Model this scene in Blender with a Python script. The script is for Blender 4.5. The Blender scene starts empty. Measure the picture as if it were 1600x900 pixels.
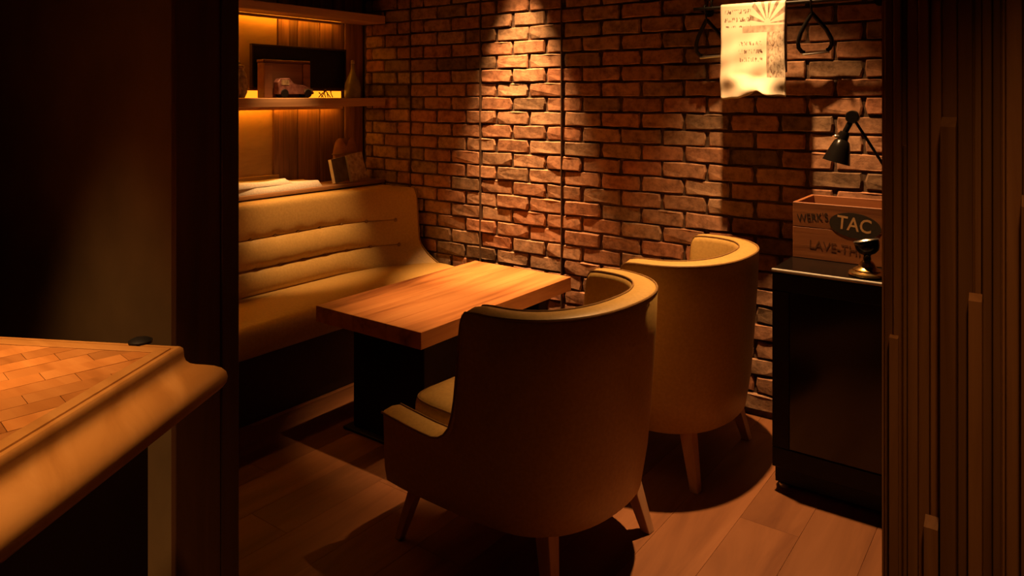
import bpy, bmesh, math, random
from mathutils import Vector, Matrix
R = math.radians
rnd = random.Random(7)
SC = bpy.context.scene
COL = SC.collection

# ------------------------------------------------------------------ camera, world, exposure
F_PX, CX, HORIZON = 1159.0, 800.0, 151.0
H = 1.40
cam = bpy.data.cameras.new('camera')
cam.sensor_width = 36.0
cam.lens = 36.0 * F_PX / 1600.0
cam.shift_y = -(450.0 - HORIZON) / 1600.0
cam.clip_start = 0.02
cam_o = bpy.data.objects.new('camera', cam)
COL.objects.link(cam_o)
YAW = R(36.3)
cam_o.location = (0, 0, H)
cam_o.rotation_euler = (R(90), 0, YAW)
SC.camera = cam_o
FWD = Vector((-math.sin(YAW), math.cos(YAW), 0)); RGT = Vector((math.cos(YAW), math.sin(YAW), 0))

def project(p):
    d = Vector(p) - Vector((0, 0, H))
    z = d.dot(FWD)
    return (CX + F_PX * d.dot(RGT) / z, HORIZON - F_PX * d.z / z, z)

w = bpy.data.worlds.new('world'); SC.world = w; w.use_nodes = True
bg = w.node_tree.nodes['Background']
bg.inputs[0].default_value = (1.0, 0.26, 0.04, 1)
bg.inputs[1].default_value = 0.003

SC.view_settings.view_transform = 'Standard'
SC.view_settings.look = 'None'
SC.view_settings.exposure = 0.0
SC.view_settings.gamma = 1.0
SC.view_settings.use_curve_mapping = False

WARM = (1.0, 0.51, 0.19)
CEIL = 2.60
# downlights: position on the ceiling, aim point, watts, cone degrees, blend
DOWNLIGHTS = [
    ((-2.33, 2.965, CEIL), (-2.31, 3.205, 0.45), 800, 38, 1.0, 0.02, 'recessed ceiling downlight grazing the brick wall above the table'),
    ((-2.15, 2.50, CEIL), (-2.10, 2.50, 0.5), 340, 35, 1.0, 0.02, 'recessed ceiling downlight above the middle of the wooden table'),
    ((-3.02, 2.40, CEIL), (-3.27, 2.53, 0.85), 230, 27, 1.0, 0.025, 'recessed ceiling downlight above the button-backed sofa'),
    ((-1.04, 2.76, CEIL), (-0.85, 2.66, 0.5), 350, 68, 0.8, 0.02, 'recessed ceiling downlight in front of the hanging cloth'),
    ((-1.10, 0.25, CEIL), (-1.28, 0.42, 0.9), 150, 40, 1.0, 0.05, 'recessed ceiling downlight above the parquet counter'),
    ((-1.82, 0.22, CEIL), (-1.84, 0.45, 0.9), 160, 42, 1.0, 0.05, 'added ceiling downlight out of view, washing the plaster partition'),  # added lamp, unseen, puts the low glow on the partition
    ((0.12, 0.45, CEIL), (0.13, 1.34, 0.8), 42, 38, 1.0, 0.08, 'added ceiling downlight out of view, brightening the batten screen'),  # added lamp, unseen, lifts the otherwise dark screen
]

# ------------------------------------------------------------------ helpers
def tag(o, label=None, cat=None, group=None, kind=None):
    if label: o['label'] = label
    if cat: o['category'] = cat
    if group: o['group'] = group
    if kind: o['kind'] = kind
    return o

def empty(name, loc=(0, 0, 0), rz=0.0):
    o = bpy.data.objects.new(name, None); COL.objects.link(o)
    o.location = loc; o.rotation_euler = (0, 0, rz); o.empty_display_size = 0.05
    return o

def link(name, me, mat=None, parent=None):
    o = bpy.data.objects.new(name, me); COL.objects.link(o)
    if mat is not None and len(me.materials) == 0: me.materials.append(mat)
    if parent is not None: o.parent = parent
    return o

def from_bm(name, bm, mat=None, parent=None, smooth=False, angle=None):
    bmesh.ops.recalc_face_normals(bm, faces=bm.faces[:])
    me = bpy.data.meshes.new(name); bm.to_mesh(me); bm.free()
    if smooth:
        me.polygons.foreach_set('use_smooth', [True] * len(me.polygons))
        if angle is not None: me.set_sharp_from_angle(angle=R(angle))
    return link(name, me, mat, parent)

def bm_box(bm, x0, x1, y0, y1, z0, z1, bev=0.0, seg=2):
    vs = [bm.verts.new(c) for c in ((x0,y0,z0),(x1,y0,z0),(x1,y1,z0),(x0,y1,z0),(x0,y0,z1),(x1,y0,z1),(x1,y1,z1),(x0,y1,z1))]
    fs = [bm.faces.new([vs[i] for i in q]) for q in ((0,3,2,1),(4,5,6,7),(0,1,5,4),(1,2,6,5),(2,3,7,6),(3,0,4,7))]
    if bev > 0:
        es = list({e for f in fs for e in f.edges})
        bmesh.ops.bevel(bm, geom=es, offset=bev, segments=seg, affect='EDGES', profile=0.5)

def box(name, x0, x1, y0, y1, z0, z1, mat, parent=None, bev=0.0, seg=2):
    bm = bmesh.new(); bm_box(bm, x0, x1, y0, y1, z0, z1, bev, seg)
    return from_bm(name, bm, mat, parent, smooth=bev > 0, angle=35 if bev > 0 else None)

def bm_tube(bm, pts, r, n=8, closed=False, caps=True, ry=None):
    pts = [Vector(p) for p in pts]; m = len(pts)
    rings = []; prev = None
    for i, p in enumerate(pts):
        if closed: t = pts[(i+1) % m] - pts[i-1]
        else: t = pts[min(i+1, m-1)] - pts[max(i-1, 0)]
        t.normalize()
        if prev is None:
            a = Vector((0,0,1)) if abs(t.z) < 0.9 else Vector((1,0,0))
            u = t.cross(a).normalized()
        else:
            u = (prev - t * prev.dot(t)).normalized()
        prev = u; v = t.cross(u)
        rr = r[i] if isinstance(r, (list, tuple)) else r
        r2 = rr if ry is None else ry
        rings.append([bm.verts.new(p + u*rr*math.cos(2*math.pi*k/n) + v*r2*math.sin(2*math.pi*k/n)) for k in range(n)])
    for i in range(m if closed else m-1):
        A, B = rings[i], rings[(i+1) % m]
        for k in range(n): bm.faces.new((A[k], A[(k+1)%n], B[(k+1)%n], B[k]))
    if caps and not closed:
        bm.faces.new(rings[0]); bm.faces.new(rings[-1])

def tube(name, pts, r, mat, parent=None, n=8, closed=False, ry=None):
    bm = bmesh.new(); bm_tube(bm, pts, r, n, closed, ry=ry)
    return from_bm(name, bm, mat, parent, smooth=True, angle=50)

def lathe(name, prof, mat, parent=None, n=24, loc=(0,0,0), mtx=None, sx=1.0, sy=1.0):
    bm = bmesh.new(); rings = []
    for r, z in prof:
        if r < 1e-5: rings.append([bm.verts.new((0,0,z))])
        else: rings.append([bm.verts.new((sx*r*math.cos(2*math.pi*k/n), sy*r*math.sin(2*math.pi*k/n), z)) for k in range(n)])
    for A, B in zip(rings[:-1], rings[1:]):
        for k in range(n):
            k2 = (k+1) % n
            if len(A) == 1 and len(B) == 1: continue
            if len(A) == 1: bm.faces.new((A[0], B[k], B[k2]))
            elif len(B) == 1: bm.faces.new((A[k], B[0], A[k2]))
            else: bm.faces.new((A[k], A[k2], B[k2], B[k]))
    if mtx is not None: bmesh.ops.transform(bm, matrix=mtx, verts=bm.verts[:])
    bmesh.ops.translate(bm, vec=Vector(loc), verts=bm.verts[:])
    return from_bm(name, bm, mat, parent, smooth=True, angle=40)

def prism(name, poly, z0, z1, mat, parent=None, bev=0.0):
    bm = bmesh.new()
    a = [bm.verts.new((x, y, z0)) for x, y in poly]; b = [bm.verts.new((x, y, z1)) for x, y in poly]
    bm.faces.new(a[::-1]); bm.faces.new(b); n = len(poly)
    for i in range(n): bm.faces.new((a[i], a[(i+1)%n], b[(i+1)%n], b[i]))
    if bev > 0: bmesh.ops.bevel(bm, geom=bm.edges[:], offset=bev, segments=1, affect='EDGES')
    return from_bm(name, bm, mat, parent)

def text_mesh(name, body, size, mat, parent, mtx, extrude=0.0006, shear=0.0, sx=1.0, bold=0.0):
    cu = bpy.data.curves.new(name, 'FONT'); cu.body = body; cu.size = size
    cu.align_x = 'CENTER'; cu.align_y = 'CENTER'; cu.extrude = extrude; cu.offset = bold; cu.shear = shear
    cu.resolution_u = 3
    t = bpy.data.objects.new(name, cu); COL.objects.link(t)
    dg = bpy.context.evaluated_depsgraph_get(); dg.update()
    me = bpy.data.meshes.new_from_object(t.evaluated_get(dg))
    bpy.data.objects.remove(t)
    me.transform(Matrix.Diagonal((sx, 1, 1, 1))); me.transform(mtx); me.materials.clear()
    return link(name, me, mat, parent)

# ------------------------------------------------------------------ materials
def new_mat(name):
    m = bpy.data.materials.new(name); m.use_nodes = True
    nt = m.node_tree; b = nt.nodes['Principled BSDF']
    return m, nt, b

def N(nt, t, **kw):
    n = nt.nodes.new(t)
    for k, v in kw.items(): setattr(n, k, v)
    return n

def ramp(nt, stops):
    r = N(nt, 'ShaderNodeValToRGB'); e = r.color_ramp.elements
    while len(e) < len(stops): e.new(0.5)
    for el, (p, c) in zip(e, stops): el.position = p; el.color = (*c, 1)
    return r

def coords(nt, scale, offset=True):
    tc = N(nt, 'ShaderNodeTexCoord'); mp = N(nt, 'ShaderNodeMapping')
    mp.inputs['Scale'].default_value = scale
    if offset:
        oi = N(nt, 'ShaderNodeObjectInfo'); mu = N(nt, 'ShaderNodeMath', operation='MULTIPLY'); mu.inputs[1].default_value = 37.0
        ad = N(nt, 'ShaderNodeVectorMath', operation='ADD')
        nt.links.new(oi.outputs['Random'], mu.inputs[0]); nt.links.new(mu.outputs[0], ad.inputs[1])
        nt.links.new(tc.outputs['Object'], ad.inputs[0]); nt.links.new(ad.outputs[0], mp.inputs['Vector'])
    else:
        nt.links.new(tc.outputs['Object'], mp.inputs['Vector'])
    return mp

def mat_wood(name, cols, axis='Y', scale=14.0, stretch=0.09, rough=0.5, bump=0.25, vary=0.25, spec=0.4, coat=0.0):
    m, nt, b = new_mat(name)
    s = [scale]*3; s['XYZ'.index(axis)] = scale*stretch
    mp = coords(nt, s)
    n1 = N(nt, 'ShaderNodeTexNoise'); n1.inputs['Scale'].default_value = 1.0; n1.inputs['Detail'].default_value = 7; n1.inputs['Roughness'].default_value = 0.62; n1.inputs['Distortion'].default_value = 0.7
    nt.links.new(mp.outputs[0], n1.inputs['Vector'])
    rp = ramp(nt, [(0.28, cols[0]), (0.5, cols[1]), (0.72, cols[2])])
    nt.links.new(n1.outputs['Fac'], rp.inputs[0])
    oi = N(nt, 'ShaderNodeObjectInfo'); mr = N(nt, 'ShaderNodeMapRange'); mr.inputs['To Min'].default_value = 1-vary; mr.inputs['To Max'].default_value = 1+vary
    nt.links.new(oi.outputs['Random'], mr.inputs[0])
    mx = N(nt, 'ShaderNodeVectorMath', operation='SCALE')
    nt.links.new(rp.outputs[0], mx.inputs[0]); nt.links.new(mr.outputs[0], mx.inputs['Scale'])
    nt.links.new(mx.outputs[0], b.inputs['Base Color'])
    bp = N(nt, 'ShaderNodeBump'); bp.inputs['Strength'].default_value = bump; bp.inputs['Distance'].default_value = 0.002
    nt.links.new(n1.outputs['Fac'], bp.inputs['Height']); nt.links.new(bp.outputs[0], b.inputs['Normal'])
    b.inputs['Roughness'].default_value = rough; b.inputs['Specular IOR Level'].default_value = spec
    b.inputs['Coat Weight'].default_value = coat; b.inputs['Coat Roughness'].default_value = 0.25
    return m

def mat_noise(name, c1, c2, scale=40.0, rough=0.5, bump=0.1, dist=0.002, metallic=0.0, spec=0.4, detail=4):
    m, nt, b = new_mat(name)
    mp = coords(nt, (scale,)*3)
    n1 = N(nt, 'ShaderNodeTexNoise'); n1.inputs['Scale'].default_value = 1.0; n1.inputs['Detail'].default_value = detail
    nt.links.new(mp.outputs[0], n1.inputs['Vector'])
    rp = ramp(nt, [(0.3, c1), (0.7, c2)]); nt.links.new(n1.outputs['Fac'], rp.inputs[0]); nt.links.new(rp.outputs[0], b.inputs['Base Color'])
    bp = N(nt, 'ShaderNodeBump'); bp.inputs['Strength'].default_value = bump; bp.inputs['Distance'].default_value = dist
    nt.links.new(n1.outputs['Fac'], bp.inputs['Height']); nt.links.new(bp.outputs[0], b.inputs['Normal'])
    b.inputs['Roughness'].default_value = rough; b.inputs['Metallic'].default_value = metallic; b.inputs['Specular IOR Level'].default_value = spec
    return m

def mat_emit(name, col, strength):
    m, nt, b = new_mat(name)
    b.inputs['Base Color'].default_value = (*col, 1); b.inputs['Emission Color'].default_value = (*col, 1); b.inputs['Emission Strength'].default_value = strength
    return m

def mat_brick():
    m, nt, b = new_mat('fired_brick')
    mp = coords(nt, (1, 1, 1))
    geo = N(nt, 'ShaderNodeNewGeometry'); oi = N(nt, 'ShaderNodeObjectInfo')
    ad = N(nt, 'ShaderNodeMath', operation='ADD'); fr = N(nt, 'ShaderNodeMath', operation='FRACT')
    nt.links.new(geo.outputs['Random Per Island'], ad.inputs[0]); nt.links.new(oi.outputs['Random'], ad.inputs[1]); nt.links.new(ad.outputs[0], fr.inputs[0])
    rp = ramp(nt, [(0.0, (0.16, 0.095, 0.055)), (0.12, (0.28, 0.175, 0.105)), (0.3, (0.36, 0.175, 0.098)), (0.5, (0.40, 0.215, 0.125)), (0.68, (0.41, 0.17, 0.092)), (0.84, (0.39, 0.25, 0.155)), (1.0, (0.43, 0.235, 0.14))])
    nt.links.new(fr.outputs[0], rp.inputs[0])
    n1 = N(nt, 'ShaderNodeTexNoise'); n1.inputs['Scale'].default_value = 26; n1.inputs['Detail'].default_value = 6; n1.inputs['Roughness'].default_value = 0.65
    nt.links.new(mp.outputs[0], n1.inputs['Vector'])
    r2 = ramp(nt, [(0.3, (0.45, 0.42, 0.4)), (0.55, (1, 1, 1)), (0.75, (1.3, 1.28, 1.2))]); nt.links.new(n1.outputs['Fac'], r2.inputs[0])
    mul = N(nt, 'ShaderNodeVectorMath', operation='MULTIPLY'); nt.links.new(rp.outputs[0], mul.inputs[0]); nt.links.new(r2.outputs[0], mul.inputs[1])
    nt.links.new(mul.outputs[0], b.inputs['Base Color'])
    n2 = N(nt, 'ShaderNodeTexNoise'); n2.inputs['Scale'].default_value = 95; n2.inputs['Detail'].default_value = 5; n2.inputs['Roughness'].default_value = 0.7
    nt.links.new(mp.outputs[0], n2.inputs['Vector'])
    mixh = N(nt, 'ShaderNodeMath', operation='MULTIPLY_ADD'); mixh.inputs[1].default_value = 0.5
    nt.links.new(n2.outputs['Fac'], mixh.inputs[0]); nt.links.new(n1.outputs['Fac'], mixh.inputs[2])
    bp = N(nt, 'ShaderNodeBump'); bp.inputs['Strength'].default_value = 0.8; bp.inputs['Distance'].default_value = 0.003
    nt.links.new(mixh.outputs[0], bp.inputs['Height']); nt.links.new(bp.outputs[0], b.inputs['Normal'])
    b.inputs['Roughness'].default_value = 0.85; b.inputs['Specular IOR Level'].default_value = 0.25
    return m

def mat_cloth_print():
    """cream sackcloth with a worn reddish print laid out in UV"""
    m, nt, b = new_mat('printed_sackcloth')
    uv = N(nt, 'ShaderNodeUVMap'); uv.uv_map = 'UVMap'
    sp = N(nt, 'ShaderNodeSeparateXYZ'); nt.links.new(uv.outputs[0], sp.inputs[0])
    U, V = sp.outputs[0], sp.outputs[1]          # u 0..1 across, v 0 at the rail .. 1 at the hem
    def M(op, a, c=None, d=None):
        n = N(nt, 'ShaderNodeMath', operation=op)
        for i, x in enumerate((a, c, d)):
            if x is None: continue
            if isinstance(x, (int, float)): n.inputs[i].default_value = x
            else: nt.links.new(x, n.inputs[i])
        return n.outputs[0]
    def inside(x, lo, hi): return M('MULTIPLY', M('GREATER_THAN', x, lo), M('LESS_THAN', x, hi))
    # sun rays fanning up from a point right of centre
    du = M('SUBTRACT', U, 0.74); dv = M('SUBTRACT', 0.24, V)
    ang = M('ARCTAN2', du, dv)
    rad = M('SQRT', M('ADD', M('MULTIPLY', du, du), M('MULTIPLY', dv, dv)))
    rays = M('MULTIPLY', M('GREATER_THAN', M('SINE', M('MULTIPLY', ang, 13.0)), 0.25), M('MULTIPLY', inside(rad, 0.05, 0.30), M('GREATER_THAN', dv, 0.0)))
    rays = M('MULTIPLY', rays, M('GREATER_THAN', U, 0.46))
    # horizontal band under the rays
    band = M('MULTIPLY', inside(V, 0.26, 0.33), M('GREATER_THAN', U, 0.35))
    # broad ruled column down the right side
    colm = M('MULTIPLY', inside(U, 0.74, 0.985), inside(V, 0.33, 0.80))
    edge = M('MULTIPLY', inside(U, 0.74, 0.78), inside(V, 0.33, 0.80))
    # lines of worn lettering
    nz = N(nt, 'ShaderNodeTexNoise'); nz.inputs['Scale'].default_value = 1; nz.inputs['Detail'].default_value = 3
    mp = N(nt, 'ShaderNodeMapping'); mp.inputs['Scale'].default_value = (44, 22, 1); nt.links.new(uv.outputs[0], mp.inputs[0]); nt.links.new(mp.outputs[0], nz.inputs['Vector'])
    let = M('GREATER_THAN', nz.outputs['Fac'], 0.53)
    rows = M('GREATER_THAN', M('SINE', M('MULTIPLY', V, 75.0)), -0.1)
    letters = M('MULTIPLY', M('MULTIPLY', let, rows), M('MULTIPLY', inside(U, 0.30, 0.68), inside(V, 0.42, 0.66)))
    letters2 = M('MULTIPLY', M('MULTIPLY', let, rows), M('MULTIPLY', inside(U, 0.06, 0.48), inside(V, 0.06, 0.27)))
    colm_l = M('MULTIPLY', M('MULTIPLY', colm, let), 0.8)
    tot = M('MAXIMUM', M('MAXIMUM', M('MULTIPLY', rays, 0.55), M('MULTIPLY', band, 0.4)), M('MAXIMUM', M('MULTIPLY', colm, 0.3), M('MAXIMUM', M('MULTIPLY', edge, 0.55), M('MAXIMUM', M('MULTIPLY', letters, 0.6), M('MAXIMUM', M('MULTIPLY', letters2, 0.65), M('MULTIPLY', colm_l, 0.7))))))
    wn = N(nt, 'ShaderNodeTexNoise'); wn.inputs['Scale'].default_value = 14; wn.inputs['Detail'].default_value = 5; nt.links.new(uv.outputs[0], wn.inputs['Vector'])
    tot = M('MULTIPLY', tot, M('MULTIPLY', wn.outputs['Fac'], 2.3))
    mx = N(nt, 'ShaderNodeMix', data_type='RGBA'); nt.links.new(tot, mx.inputs[0])
    mx.inputs[6].default_value = (0.70, 0.62, 0.50, 1); mx.inputs[7].default_value = (0.08, 0.03, 0.015, 1)
    nt.links.new(mx.outputs[2], b.inputs['Base Color'])
    wv = N(nt, 'ShaderNodeTexNoise'); wv.inputs['Scale'].default_value = 160; nt.links.new(uv.outputs[0], wv.inputs['Vector'])
    bp = N(nt, 'ShaderNodeBump'); bp.inputs['Strength'].default_value = 0.35; bp.inputs['Distance'].default_value = 0.002; nt.links.new(wv.outputs['Fac'], bp.inputs['Height']); nt.links.new(bp.outputs[0], b.inputs['Normal'])
    b.inputs['Roughness'].default_value = 0.9; b.inputs['Specular IOR Level'].default_value = 0.1
    return m

M_ = {}
M_['brick'] = mat_brick()
M_['mortar'] = mat_noise('dark_mortar', (0.055, 0.03, 0.018), (0.12, 0.07, 0.043), 60, 0.95, 0.5, 0.004)
M_['floor'] = mat_wood('floor_plank_wood', ((0.15, 0.056, 0.023), (0.225, 0.090, 0.036), (0.29, 0.122, 0.052)), 'Y', 7, 0.13, 0.5, 0.08, 0.14, 0.25)
M_['subfloor'] = mat_noise('subfloor', (0.09, 0.04, 0.02), (0.11, 0.05, 0.025), 20, 0.9)
M_['plaster'] = mat_noise('olive_brown_plaster', (0.13, 0.075, 0.025), (0.19, 0.11, 0.038), 4, 0.85, 0.25, 0.004)
M_['ceiling'] = mat_noise('dark_ceiling_paint', (0.04, 0.025, 0.018), (0.05, 0.03, 0.02), 10, 0.9)
M_['darkpost'] = mat_wood('dark_stained_post', ((0.05, 0.018, 0.006), (0.075, 0.028, 0.009), (0.095, 0.038, 0.013)), 'Z', 16, 0.06, 0.5, 0.2)
M_['batten'] = mat_wood('red_brown_batten_wood', ((0.19, 0.068, 0.016), (0.30, 0.12, 0.03), (0.40, 0.17, 0.05)), 'Z', 18, 0.05, 0.45, 0.2, 0.4)
M_['leather'] = mat_noise('mustard_leather', (0.46, 0.292, 0.085), (0.55, 0.355, 0.11), 90, 0.42, 0.12, 0.0012)
M_['piping'] = mat_noise('brown_piping', (0.22, 0.12, 0.04), (0.27, 0.15, 0.05), 60, 0.5)
M_['sofa_base'] = mat_noise('dark_sofa_base', (0.035, 0.018, 0.01), (0.05, 0.025, 0.014), 60, 0.6)
M_['leg'] = mat_wood('pale_beech_leg', ((0.42, 0.22, 0.12), (0.52, 0.29, 0.16), (0.6, 0.35, 0.2)), 'Z', 20, 0.1, 0.45, 0.1, 0.05)
M_['table'] = mat_wood('table_slab_wood', ((0.17, 0.05, 0.014), (0.46, 0.185, 0.058), (0.60, 0.28, 0.10)), 'Y', 11, 0.07, 0.38, 0.12, 0.08, 0.4)
M_['black_steel'] = mat_noise('black_steel', (0.006, 0.005, 0.004), (0.010, 0.008, 0.007), 30, 0.5, 0.03, spec=0.25)
M_['black_gloss'] = mat_noise('black_gloss', (0.005, 0.004, 0.004), (0.007, 0.006, 0.005), 8, 0.2, 0.0, spec=0.3)
M_['steel'] = mat_noise('brushed_steel', (0.6, 0.58, 0.55), (0.7, 0.68, 0.64), 70, 0.32, 0.03, 0.001, 1.0)
M_['glint_metal'] = mat_noise('painted_glint_metal', (0.5, 0.48, 0.44), (0.58, 0.56, 0.52), 70, 0.35, 0.02, 0.001, 0.3)  # pale base colour stands in for the highlight along the fridge edge
M_['strip'] = mat_noise('brown_metal_strip', (0.07, 0.04, 0.025), (0.11, 0.065, 0.04), 30, 0.5)
M_['brass'] = mat_noise('aged_brass', (0.60, 0.40, 0.14), (0.78, 0.55, 0.22), 30, 0.25, 0.05, 0.001, 1.0)
M_['shelf'] = mat_wood('shelf_wood', ((0.30, 0.16, 0.07), (0.42, 0.235, 0.11), (0.5, 0.3, 0.15)), 'Y', 16, 0.07, 0.5, 0.15)
M_['board_dark'] = mat_wood('dark_rustic_board', ((0.06, 0.025, 0.012), (0.16, 0.07, 0.03), (0.30, 0.15, 0.07)), 'Z', 17, 0.06, 0.6, 0.5, 0.35)
M_['board_light'] = mat_wood('warm_rustic_board', ((0.22, 0.125, 0.04), (0.32, 0.19, 0.065), (0.42, 0.26, 0.095)), 'Y', 6, 0.25, 0.55, 0.3, 0.12)
M_['led_soft'] = mat_emit('amber_led_bar', (1.0, 0.30, 0.012), 1.75)
M_['led_hot'] = mat_emit('amber_led_tape', (1.0, 0.34, 0.015), 24.0)
M_['lens'] = mat_emit('warm_lamp_lens', (1.0, 0.6, 0.25), 3.0)
M_['white_cloth'] = mat_noise('cream_towelling', (0.62, 0.55, 0.44), (0.74, 0.67, 0.55), 120, 0.95, 0.6, 0.003)
M_['sack'] = mat_cloth_print()
M_['crate'] = mat_wood('old_crate_wood', ((0.15, 0.046, 0.014), (0.24, 0.083, 0.026), (0.31, 0.115, 0.038)), 'X', 22, 0.07, 0.6, 0.35, 0.15)
M_['ink_dark'] = mat_noise('dark_print_ink', (0.018, 0.012, 0.007), (0.03, 0.02, 0.012), 120, 0.7)
M_['ink_faded'] = mat_noise('faded_print_ink', (0.08, 0.03, 0.011), (0.16, 0.058, 0.02), 90, 0.7)
M_['ink_light'] = mat_noise('tan_print_ink', (0.50, 0.29, 0.12), (0.58, 0.35, 0.16), 120, 0.7)
M_['counter'] = mat_wood('honey_counter_wood', ((0.36, 0.155, 0.035), (0.46, 0.215, 0.055), (0.54, 0.27, 0.08)), 'X', 12, 0.08, 0.33, 0.06, 0.05, 0.5)
M_['parquet'] = mat_wood('parquet_block_wood', ((0.34, 0.125, 0.026), (0.46, 0.185, 0.045), (0.56, 0.25, 0.07)), 'X', 18, 0.12, 0.36, 0.05, 0.28, 0.5)
M_['paper'] = mat_noise('paper_edge', (0.68, 0.64, 0.56), (0.78, 0.74, 0.66), 60, 0.9)
M_['cover_dark'] = mat_noise('dark_green_cover', (0.06, 0.05, 0.03), (0.17, 0.14, 0.09), 18, 0.6)
M_['cover_cream'] = mat_noise('cream_patterned_cover', (0.30, 0.2, 0.12), (0.66, 0.55, 0.4), 45, 0.6, 0.05, 0.001, detail=6)
M_['brown_leather'] = mat_noise('brown_leather', (0.23, 0.10, 0.045), (0.33, 0.155, 0.075), 25, 0.55, 0.25, 0.004)
M_['olive_glass'] = mat_noise('olive_glaze', (0.14, 0.11, 0.035), (0.22, 0.17, 0.06), 12, 0.25, 0.05)
M_['mottled'] = mat_noise('mottled_glaze', (0.16, 0.10, 0.05), (0.50, 0.36, 0.2), 55, 0.4, 0.1)
M_['toy_red'] = mat_noise('rusty_maroon_tin', (0.12, 0.03, 0.025), (0.27, 0.12, 0.09), 40, 0.5, 0.1)
M_['box_brown'] = mat_wood('brown_box_wood', ((0.15, 0.06, 0.025), (0.22, 0.09, 0.04), (0.28, 0.12, 0.055)), 'Y', 14, 0.1, 0.55, 0.2)
M_['dry_twig'] = mat_noise('dried_sprig', (0.12, 0.09, 0.03), (0.3, 0.2, 0.07), 60, 0.8)
M_['glass_dark'] = mat_noise('dark_door_glass', (0.012, 0.010, 0.008), (0.016, 0.013, 0.010), 4, 0.12, 0.0, spec=0.6)

# ------------------------------------------------------------------ the room
WY = 3.25                       # face of the brick wall
floor = box('floor', -3.7, 1.3, -1.2, WY + 0.15, -0.06, -0.012, M_['subfloor']); tag(floor, kind='structure')
PW = 0.19
pm = {}
def plank_mesh(L):
    k = round(L, 3)
    if k not in pm:
        bm = bmesh.new(); bm_box(bm, 0.0003, PW-0.0003, 0.0003, L-0.0003, -0.012, 0.0, 0.0006, 1)
        me = bpy.data.meshes.new('plank'); bmesh.ops.recalc_face_normals(bm, faces=bm.faces[:]); bm.to_mesh(me); bm.free(); me.materials.append(M_['floor']); pm[k] = me
    return pm[k]
x = -3.7 + 0.0; ci = 0
while x < 1.25:
    y = -1.2; first = [1.2, 0.45, 0.85, 0.25, 0.65][ci % 5]
    while y < WY - 0.01:
        L = min(first if y == -1.2 else 1.22, WY + 0.01 - y)
        o = link('plank', plank_mesh(L), None, floor); o.location = (x, y, 0)
        y += L
    x += PW; ci += 1

ceil = box('ceiling', -3.7, 1.3, -1.2, WY + 0.15, CEIL, CEIL + 0.06, M_['ceiling']); tag(ceil, kind='structure')

# brick wall: mortar bed + single bricks
wall_back = box('wall_back', -3.62, 1.0, WY + 0.011, WY + 0.13, 0.0, CEIL, M_['mortar']); tag(wall_back, kind='structure')
COURSE, MOD, JX, JZ = 0.0763, 0.22, -2.387, 1.40
def brick_bm(bm, L, Hh, rough, ox=0, oy=0, oz=0, rg=rnd):
    g = 0.0045
    hx, hz = L/2 - g, Hh/2 - g
    c = 0.006
    out = [(-hx+c, -hz), (-hx/3, -hz), (hx/3, -hz), (hx-c, -hz), (hx, 0 + hz*0.5), (hx-c, hz), (hx/3, hz), (-hx/3, hz), (-hx+c, hz), (-hx, hz*0.5)]
    out[4] = (hx, 0); out[9] = (-hx, 0)
    j = lambda a: rg.uniform(-a, a)
    mid = [(a + j(rough), b_ + j(rough)) for a, b_ in out]
    fr = [(a*(1-0.006/hx) + j(rough*0.7), b_*(1-0.0042/hz) + j(rough*0.6)) for a, b_ in mid]
    ring0 = [bm.verts.new((ox+a, oy+0.03, oz+b_)) for a, b_ in mid]
    ring1 = [bm.verts.new((ox+a, oy+0.006+j(0.0015), oz+b_)) for a, b_ in mid]
    ring2 = [bm.verts.new((ox+a, oy+j(0.0022), oz+b_)) for a, b_ in fr]
    n = len(out)
    for A, B in ((ring0, ring1), (ring1, ring2)):
        for i in range(n): bm.faces.new((A[i], A[(i+1)%n], B[(i+1)%n], B[i]))
    bm.faces.new(ring2)
variants = []
for k in range(16):
    bm = bmesh.new(); brick_bm(bm, MOD, COURSE, 0.0026)
    bmesh.ops.recalc_face_normals(bm, faces=bm.faces[:])
    me = bpy.data.meshes.new('brick'); bm.to_mesh(me); bm.free(); me.materials.append(M_['brick']); variants.append(me)
halves = {}
def half_mesh(L):
    k = round(L, 3)
    if k not in halves:
        bm = bmesh.new(); brick_bm(bm, L, COURSE, 0.0022); bmesh.ops.recalc_face_normals(bm, faces=bm.faces[:])
        me = bpy.data.meshes.new('brick'); bm.to_mesh(me); bm.free(); me.materials.append(M_['brick']); halves[k] = me
    return halves[k]
def shown(px, py):
    if px < 560 or px > 1385 or py < -14 or py > 665: return False
    if px < 655: return py < 310
    if px < 745: return py < 425
    if px < 893: return py < 490
    if px < 1090: return py < 432
    if px < 1160: return py < 380
    if px < 1207: return True
    return py < 330
XL, XR = -3.55, 0.95
cells = []
row0 = -int(1.40 / COURSE) - 1
for r in range(row0, int((CEIL - JZ)/COURSE)):
    zc = JZ + (r + 0.5)*COURSE
    if zc - COURSE/2 < -0.03: zc_off = True
    off = 0.0 if r % 2 else MOD/2
    n0 = int((XL - JX)/MOD) - 2
    x0 = JX + off + n0*MOD
    while x0 < XR:
        a, b_ = max(x0, XL), min(x0 + MOD, XR)
        if b_ - a > 0.03 and zc - COURSE/2 > -0.01: cells.append((a, b_, zc))
        x0 += MOD
scored = []
for i, (a, b_, zc) in enumerate(cells):
    px, py, z = project(((a+b_)/2, WY, zc))
    p1, _, _ = project((a, WY, zc)); p2, _, _ = project((b_, WY, zc))
    if shown(px, py): scored.append(((p2-p1)/z, i))
scored.sort(reverse=True)
single = {i for _, i in scored[:296]}
bm_rest = bmesh.new()
vi = 0
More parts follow.
